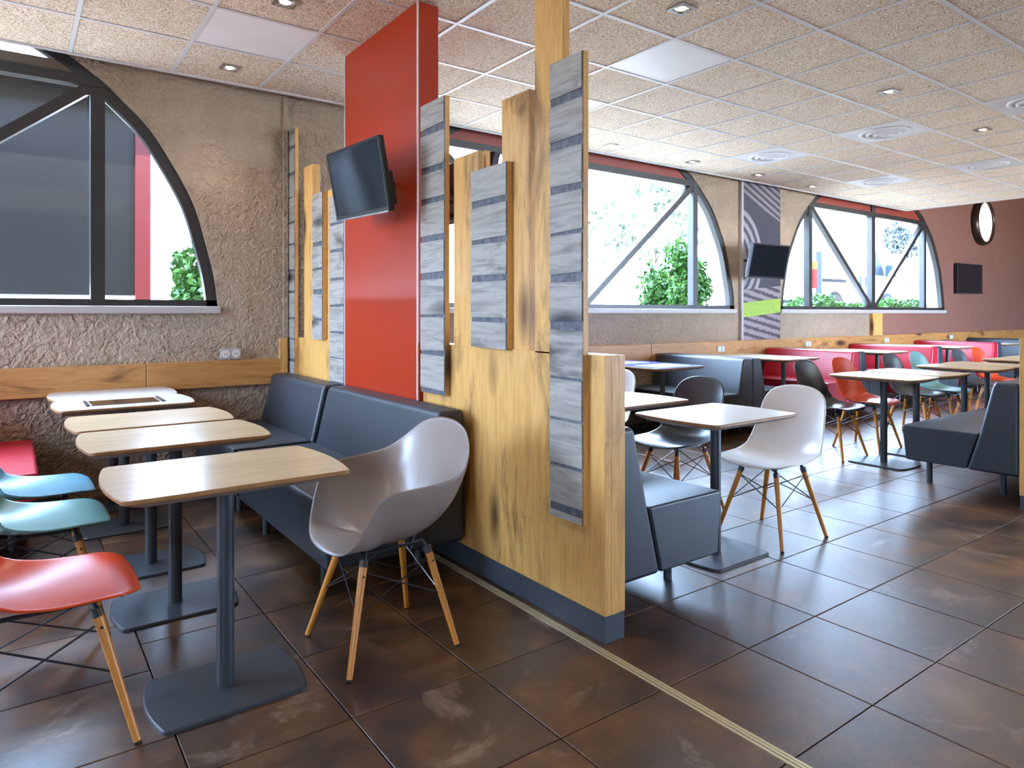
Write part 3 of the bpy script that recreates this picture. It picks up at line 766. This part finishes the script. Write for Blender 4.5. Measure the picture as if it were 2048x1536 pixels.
clone(ch, (3.45, 2.93, 0), PI, 'black shell chair at the half hidden second pale table right of the partition', 'shell chairs right of the partition', {so_: M['sh_black']})
clone(ch, (3.45, 3.70, 0), PI, 'white shell chair of which only a back edge shows past the partition end post', 'shell chairs right of the partition', {so_: M['sh_white']})
G2 = 'shell chairs in a row at the centre tables'
CR = [(5.81, 'sh_black', 'black shell chair nearest the viewer in the centre row'), (6.44, 'sh_orange', 'orange shell chair second in the centre row, next to the black one'),
      (7.42, 'sh_grey', 'dark grey shell chair third in the centre row, beside the mint one'), (8.02, 'sh_teal', 'mint green shell chair fourth in the centre row'),
      (9.08, 'sh_grey', 'dark grey shell chair fifth in the centre row, partly behind tabletops'), (9.66, 'sh_orange', 'orange shell chair last in the centre row, far right')]
for x, k, lab in CR: clone(ch, (x, 3.20, 0), -PI/2, lab, G2, {so_: M[k]})
ac = make_chair('shell_armchair', shell_arm, 'pale taupe moulded armchair on wooden legs at the end of the nearest table', None, .018)
ac.location = (1.135, 2.40, 0); ac.rotation_euler = (0, 0, PI)

# ------------------------------------------------------------------ tables
def barrel(lx, ly, bulge, rc, n=6, ins=0):
    """outline: long sides straight, short sides bulged, round corners"""
    hy = ly/2-ins; hb = lx/2-bulge-ins; rc = max(.012, rc-ins*.4)
    ys = [hy-rc+rc*math.sin(PI/2*i/n) for i in range(n, 0, -1)]+[(hy-rc)*(1-2*i/10) for i in range(11)]
    ys += [-y for y in ys[:n]][::-1]
    def xf(y):
        e = max(0, abs(y)-hy+rc)
        return hb+bulge*(1-(y/hy)**2)-(rc-math.sqrt(max(0, rc*rc-e*e)))
    right = [(xf(y), y) for y in ys]
    return right+[(-x, y) for x, y in reversed(right)]
def slab_mesh(name, outs, mats, mis):
    """outs: list of (outline, z) rings bottom to top"""
    m = MB(); n = len(outs[0][0]); vs = []
    for o_, z in outs: vs += [(x, y, z) for x, y in o_]
    for k in range(len(outs)-1):
        m_f = [(k*n+i, k*n+(i+1) % n, (k+1)*n+(i+1) % n, (k+1)*n+i) for i in range(n)]
        if k == 0: m.add(vs, m_f, mis[k])
        else: m.f += m_f; m.mi += [mis[k]]*n
    m.f += [tuple(range(n-1, -1, -1)), tuple(range((len(outs)-1)*n, len(outs)*n))]; m.mi += [mis[0], mis[-1]]
    return m.mesh(name, mats)
ZT_ = .73
top_me = slab_mesh('tabletop', [(barrel(.72, .528, .03, .022, ins=.045), ZT_-.034), (barrel(.72, .528, .03, .022, ins=.004), ZT_-.016), (barrel(.72, .528, .03, .022), ZT_-.012), (barrel(.72, .528, .03, .022), ZT_-.003), (barrel(.72, .528, .03, .022, ins=.003), ZT_)],
                   [M['top_oak'], M['ply'], M['under']], [2, 1, 1, 1, 0])
base_me = slab_mesh('base_plate', [(barrel(.48, .36, .028, .022), .0), (barrel(.48, .36, .028, .022), .009), (barrel(.48, .36, .028, .022, ins=.004), .012)], [M['graphite']], [0, 0, 0])
def make_table(lab, group):
    r = empty('pedestal_table', lab, 'table', (0, 0, 0), 0, group)
    link('tabletop', top_me, r); link('base_plate', base_me, r)
    MB().tube((0, 0, .011), (0, 0, ZT_-.036), .027, n=24).obj('pole', M['graphite'], r, angle=40)
    MB().box(-.09, .09, -.09, .09, ZT_-.042, ZT_-.034).obj('mounting_plate', M['black_metal'], r)
    return r
GL = 'small pedestal tables in the left hand row'
tb = make_table('pedestal table with pale oak top nearest the viewer at left', GL); tb.location = (.575, 2.41, 0)
clone(tb, (.565, 3.23, 0), 0, 'pedestal table with oak top, second from the viewer at left')
clone(tb, (.555, 3.80, 0), 0, 'pedestal table with oak top, third from the viewer at left')
oak_ = M['top_oak']
g4 = clone(tb, (.53, 4.585, 0), 0, 'grey topped pedestal table with a dark inlaid screen, at left near the wall', None, {oak_: M['top_grey']})
g5 = clone(tb, (.53, 5.118, 0), 0, 'grey topped pedestal table touching the wall band at far left', None, {oak_: M['top_grey']})
scr = MB().box(-.17, .17, -.12, .12, ZT_, ZT_+.003).obj('inlaid_screen', M['screen'], g4)
for s in (-1, 1): MB().box(s*.19-.008, s*.19+.008, -.13, .13, ZT_, ZT_+.006).obj('screen_bracket', M['plastic_dark'], g4)
wh = {oak_: M['top_sheen']}
GR = 'pedestal tables with reflection-whitened tops right of the partition'
clone(tb, (2.955, 2.25, 0), 0, 'pedestal table with reflection-whitened top in front of the white shell chair', GR, wh)
clone(tb, (2.955, 2.95, 0), 0, 'pedestal table with reflection-whitened top half hidden by the partition end post', GR, wh)
GC = 'pedestal tables in the centre row'
for x, lab, c in ((5.85, 'white oak pedestal table nearest in the centre row by the black chair', None), (6.44, 'pedestal table second in the centre row, joined to the nearest one', None), (7.45, 'pale oak pedestal table third in the centre row', None),
               (8.02, 'pale oak pedestal table fourth in the centre row beside the mint chair', None), (9.08, 'pale oak pedestal table fifth in the centre row', None), (9.66, 'pale oak pedestal table last in the centre row, at the right edge', None)):
    clone(tb, (x, 2.77, 0), PI/2, lab, GC)
GB = 'pale pedestal tables between the wall booths'
blue = clone(tb, (5.19, 4.585, 0), 0, 'blue topped pedestal table with pale printed panel in front of the dark booth', None, {oak_: M['screen_blue']})
MB().box(-.22, .22, -.17, .17, ZT_, ZT_+.002).obj('printed_panel', M['screen_pale'], blue)
blue2 = clone(tb, (5.19, 5.118, 0), 0, 'blue topped pedestal table against the wall before the dark booth', None, {oak_: M['screen_blue']})
MB().box(-.22, .22, -.17, .17, ZT_, ZT_+.002).obj('printed_panel', M['screen_pale'], blue2)
for x, nm in ((7.28, 'nearest red booth'), (9.5, 'second red booth'), (11.72, 'third red booth'), (13.68, 'farthest grey booth')):
    clone(tb, (x, 4.585, 0), 0, 'pedestal table with reflection-whitened top before the '+nm+', on the aisle side', GB, wh)
    clone(tb, (x, 5.118, 0), 0, 'pedestal table with reflection-whitened top before the '+nm+', on the wall side', GB, wh)

# ------------------------------------------------------------------ benches
def make_bench(lab, length, mat, legs=(), group=None, cat='bench', top=.785, seat=.44, bot=.15, name='upholstered_bench'):
    """local: back at y=0, seat towards +y, length along +x"""
    r = empty(name, lab, cat, (0, 0, 0), 0, group)
    MB().prism([(0, bot), (.30, bot), (.225, seat), (.15, top-.03), (.135, top), (.0, top)], 'x', 0, length).obj('backrest', mat, r, bevel=.022, seg=3)
    MB().prism([(.302, bot+.003), (.685, bot+.003), (.71, seat-.02), (.70, seat), (.229, seat)], 'x', .002, length-.002).obj('seat', mat, r, bevel=.02, seg=3)
    for x, y in legs: MB().tube((x, y, 0), (x, y, bot+.01), .02, n=16).obj('leg', M['graphite'], r, angle=40)
    return r
def std(L): return [(.25, .12), (L-.25, .12), (.25, .6), (L-.25, .6)]
# along the partition, facing the left hand tables (rotate so that +y local -> -x world)
b1 = make_bench('black leatherette bench behind the armchair, against the wooden partition', 1.40, M['lea_black'], std(1.4), 'black benches against the partition')
b1.rotation_euler = (0, 0, PI/2); b1.location = (1.762, 2.80, 0)
b2 = make_bench('black leatherette bench at the wall end of the wooden partition', 1.10, M['lea_black'], std(1.1), 'black benches against the partition')
b2.rotation_euler = (0, 0, PI/2); b2.location = (1.762, 4.27, 0)
# other side of the partition, facing right
b3 = make_bench('black leatherette bench on the aisle side of the partition, beside the end post', 1.35, M['lea_black'], [(1.14, .58), (.2, .58), (.2, .12), (1.14, .12)])
b3.rotation_euler = (0, 0, -PI/2); b3.location = (1.912, 3.31, 0)
# right edge bench facing the window wall
b4 = make_bench('dark slate bench at the right picture edge with its back to the low partition', 3.5, M['lea_grey'], [(.3, .65), (.35, .2), (2.9, .65), (2.9, .2)], top=.80, seat=.45, bot=.20)
b4.location = (5.17, 1.612, 0)
# red bench at far left facing right
b5 = make_bench('red leatherette bench at the left picture edge by the wall', 1.15, M['lea_red'], std(1.15))
b5.rotation_euler = (0, 0, -PI/2); b5.location = (-.60, 5.37, 0)
# booths along the window wall: two benches back to back
LB = 1.18
XC = [6.12, 8.27, 10.42, 12.57, 14.72]
nm = ['nearest', 'second', 'third', 'fourth', 'farthest']
for i, x in enumerate(XC):
    f = M['lea_black'] if i == 0 else (M['lea_grey'] if i == 4 else M['lea_red'])
    lab = ['blue black booth bench nearest along the window wall, facing the blue table', 'red booth bench nearest of the red ones', 'red booth bench in the middle of the red ones', 'red booth bench farthest of the red ones', 'grey booth bench at the far right beyond the red ones'][i]
    l = make_bench(lab, LB, f, std(LB), 'booth benches facing left along the window wall', name='booth_bench')
    l.rotation_euler = (0, 0, PI/2); l.location = (x, 4.20, 0)
    if i < 4:
        lab = 'dark booth bench backing onto the %s, facing the far end' % ['blue black booth bench', 'nearest red bench', 'middle red bench', 'farthest red bench'][i]
        q = make_bench(lab, LB, M['lea_grey'], std(LB), 'booth benches facing the far end along the window wall', name='booth_bench')
        q.rotation_euler = (0, 0, -PI/2); q.location = (x+.003, 4.20+LB, 0)

# ------------------------------------------------------------------ outside
GZ = 1.0
tag(box('ground_street', M['concrete'], -60, 90, -60, Y0-.3, -.3, -.1), 'unseen street ground behind the viewer, kept pale to bounce light', 'ground', kind='structure')  # unseen ground, kept pale to bounce sunlight onto the ceiling
ext = tag(MB().box(-60, 90, WO+.02, 90, GZ-.3, GZ).box(-60, X0-.3, -40, WO+.02, GZ-.3, GZ).obj('ground_outside', M['paving']), 'pale raised paving outside the windows', 'ground', kind='structure')
def leaves(n, size, shape, seed, up=.3):
    rnd = random.Random(seed); m = MB()
    for _ in range(n):
        p = shape(rnd)
        d = Vector((rnd.gauss(0, 1), rnd.gauss(0, 1), rnd.gauss(up, .7))).normalized(); q = Vector((rnd.gauss(0, 1), rnd.gauss(0, 1), rnd.gauss(0, 1)))
        e = d.cross(q).normalized(); s = size*rnd.uniform(.6, 1.3)
        f = d.cross(e)
        a = Vector(p)
        m.add([a-e*s, a+f*s*.45, a+e*s, a-f*s*.45], [(0, 1, 2, 3)])
    return m
def blob(c, r, clumps, seed, fill=.55):
    rnd = random.Random(seed)
    cs = []
    for _ in range(clumps):
        v = Vector((rnd.gauss(0, 1), rnd.gauss(0, 1), rnd.gauss(0, 1))).normalized()*rnd.uniform(.45, .85)
        cs.append((Vector((v.x*r[0], v.y*r[1], v.z*r[2])), rnd.uniform(.25, .42)))
    def f(q):
        k, s = q.choice(cs); v = Vector((q.gauss(0, 1), q.gauss(0, 1), q.gauss(0, 1))).normalized()*(q.random()**fill)*s
        return (c[0]+k.x+v.x*r[0], c[1]+k.y+v.y*r[1], c[2]+k.z+v.z*r[2])
    return f
def bush(name, lab, loc, r, n, size, mat, seed, clumps=14, stems=5, h0=0.0):
    o = empty(name, lab, 'bush', loc)
    f = leaves(n, size, blob((0, 0, r[2]+h0), r, clumps, seed), seed).obj('foliage', mat, o); f['kind'] = 'stuff'
    rnd = random.Random(seed); m = MB()
    for _ in range(stems):
        a = rnd.uniform(0, 6.28); m.tube((0, 0, 0), (math.cos(a)*r[0]*.5, math.sin(a)*r[1]*.5, r[2]*1.3+h0), .012, .005, 6)
    m.obj('stem', M['bark'], o)
    return o
def tree(lab, loc, h, r, n, size, mat, seed):
    o = empty('tree', lab, 'tree', loc)
    f = leaves(n, size, blob((0, 0, h), r, 22, seed), seed).obj('crown', mat, o); f['kind'] = 'stuff'
    m = MB().tube((0, 0, 0), (0, 0, h-r[2]*.3), .14, .08, 10)
    rnd = random.Random(seed)
    for _ in range(5):
        a = rnd.uniform(0, 6.28); m.tube((0, 0, h-r[2]*.9), (math.cos(a)*r[0]*.6, math.sin(a)*r[1]*.6, h+r[2]*rnd.uniform(-.2, .4)), .05, .015, 6)
    m.obj('trunk', M['bark'], o)
    return o
bush('bush', 'bright green bush outside the middle arched window', (8.0, 6.75, GZ), (.66, .5, .70), 11000, .042, M['leaf'], 3, 30)
bush('bush', 'bright green bush outside the right corner of the left window', (1.52, 6.9, GZ), (.40, .36, .56), 3600, .05, M['leaf'], 4)
hd = empty('hedge', 'low flowering green hedge outside below the van window', 'hedge', (13.9, 6.75, GZ))
def hedge_shape(q):
    x = q.uniform(-3.2, 2.6); h = .44+.08*math.sin(x*2.1)+.06*math.sin(x*5.3+1)
    z = h*q.random()**.45; return (x, q.uniform(-.32, .32), z)
hf = leaves(7500, .045, hedge_shape, 9).obj('foliage', M['leaf'], hd); hf['kind'] = 'stuff'
tree('tree with pale sunlit crown beyond the middle window, left', (12.6, 15, GZ), 2.4, (2.6, 2.0, 1.6), 650, .2, M['leaf_pale'], 31)
tree('tree with pale sunlit crown beyond the middle window, right', (17.6, 16, GZ), 3.4, (2.6, 2.0, 2.0), 800, .2, M['leaf_pale'], 32)
tree('grey green tree seen above the van', (33.6, 15, GZ), 3.9, (1.0, 1.0, 1.2), 2600, .13, M['leaf_blue'], 33)
# dark drive through canopy building behind the left window
db = empty('canopy_building', 'dark clad canopy building on a red post, outside the left window', 'building', (0, 8, 0))
MB().box(-9, 1.02, 0, 3.2, 1.43, 3.45).obj('cladding', M['dark_clad'], db)
for x in (-7.6, -5.2, -2.8, -.4): MB().box(x-.02, x+.02, -.02, 0, 1.43, 3.45).obj('cladding_joint', M['frame'], db)
MB().box(1.02, 1.16, -.05, .09, GZ, 3.45).obj('post', M['post_red'], db)
MB().box(-9, -8.8, .2, 3, GZ, 1.45).obj('pier', M['dark_clad'], db)
MB().box(-9.1, 1.3, -.3, 3.4, 3.45, 3.58).obj('roof_edge', M['dark_clad'], db)
# white van
vn = empty('van', 'white delivery van parked outside the farthest arched window', 'van', (13.85, 8.0, GZ))
prof = [(0, .28), (0, 1.72), (.1, 1.85), (2.4, 1.85), (2.75, 1.72), (3.25, 1.18), (4.0, .95), (4.1, .75), (4.1, .28)]
MB().prism(prof, 'y', 0, 1.75).obj('body', M['van_white'], vn, bevel=.04, seg=3)
for x in (.82, 3.2):
    MB().tube((x, -.012, .34), (x, .02, .34), .39, n=28).obj('wheel_arch', M['van_dark'], vn)
    wv = MB().tube((x, -.03, .33), (x, .2, .33), .33, n=28).obj('wheel', M['rubber'], vn, angle=40)
    MB().tube((x, -.04, .33), (x, -.025, .33), .19, n=20).obj('hub', M['white_metal'], wv)
MB().prism([(2.28, 1.14), (3.08, 1.14), (2.72, 1.68), (2.28, 1.68)], 'y', -.012, .01).obj('door_window', M['van_glass'], vn)
MB().box(2.98, 3.22, -.22, -.05, 1.10, 1.40).obj('mirror', M['van_glass'], vn, bevel=.04, seg=2)
MB().box(.3, 1.28, -.015, .01, .93, 1.0).obj('side_strip', M['van_dark'], vn)
for x in (1.9, 2.13): MB().box(x, x+.08, -.02, .01, .86, 1.10).obj('door_handle', M['van_glass'], vn)
MB().box(-.05, .2, -.015, 1.76, .28, .55).obj('rear_bumper', M['van_dark'], vn, bevel=.02, seg=2)
MB().box(.07, .27, -.012, .03, .56, 1.57).obj('rear_trim', M['van_glass'], vn)
MB().box(-.012, .1, -.02, .12, .78, 1.19).obj('tail_lamp', M['tail_red'], vn)
MB().box(-.012, .09, -.02, .12, 1.19, 1.36).obj('indicator_lamp', M['tail_amber'], vn)
# second car, nose of the next parking space
cr = empty('car', 'white car with red tail lamp parked ahead of the van', 'car', (19.3, 8.6, GZ))
MB().prism([(0, .35), (-.02, 1.05), (.25, 1.25), (.7, 1.62), (2.3, 1.66), (3.1, 1.25), (4.0, 1.05), (4.1, .35)], 'y', 0, 1.75).obj('body', M['van_white'], cr, bevel=.05, seg=3)
for x in (.75, 3.2): MB().tube((x, -.02, .31), (x, .18, .31), .31, n=24).obj('wheel', M['rubber'], cr, angle=40)
MB().prism([(1.2, 1.27), (2.7, 1.27), (2.3, 1.55), (1.25, 1.55)], 'y', -.01, .01).obj('side_window', M['van_glass'], cr)
MB().prism([(-.03, 1.05), (1.1, 1.0), (1.0, 1.12), (.75, 1.22), (.5, 1.2), (.3, 1.1)], 'y', -.02, .06).obj('tail_lamp', M['tail_red'], cr)
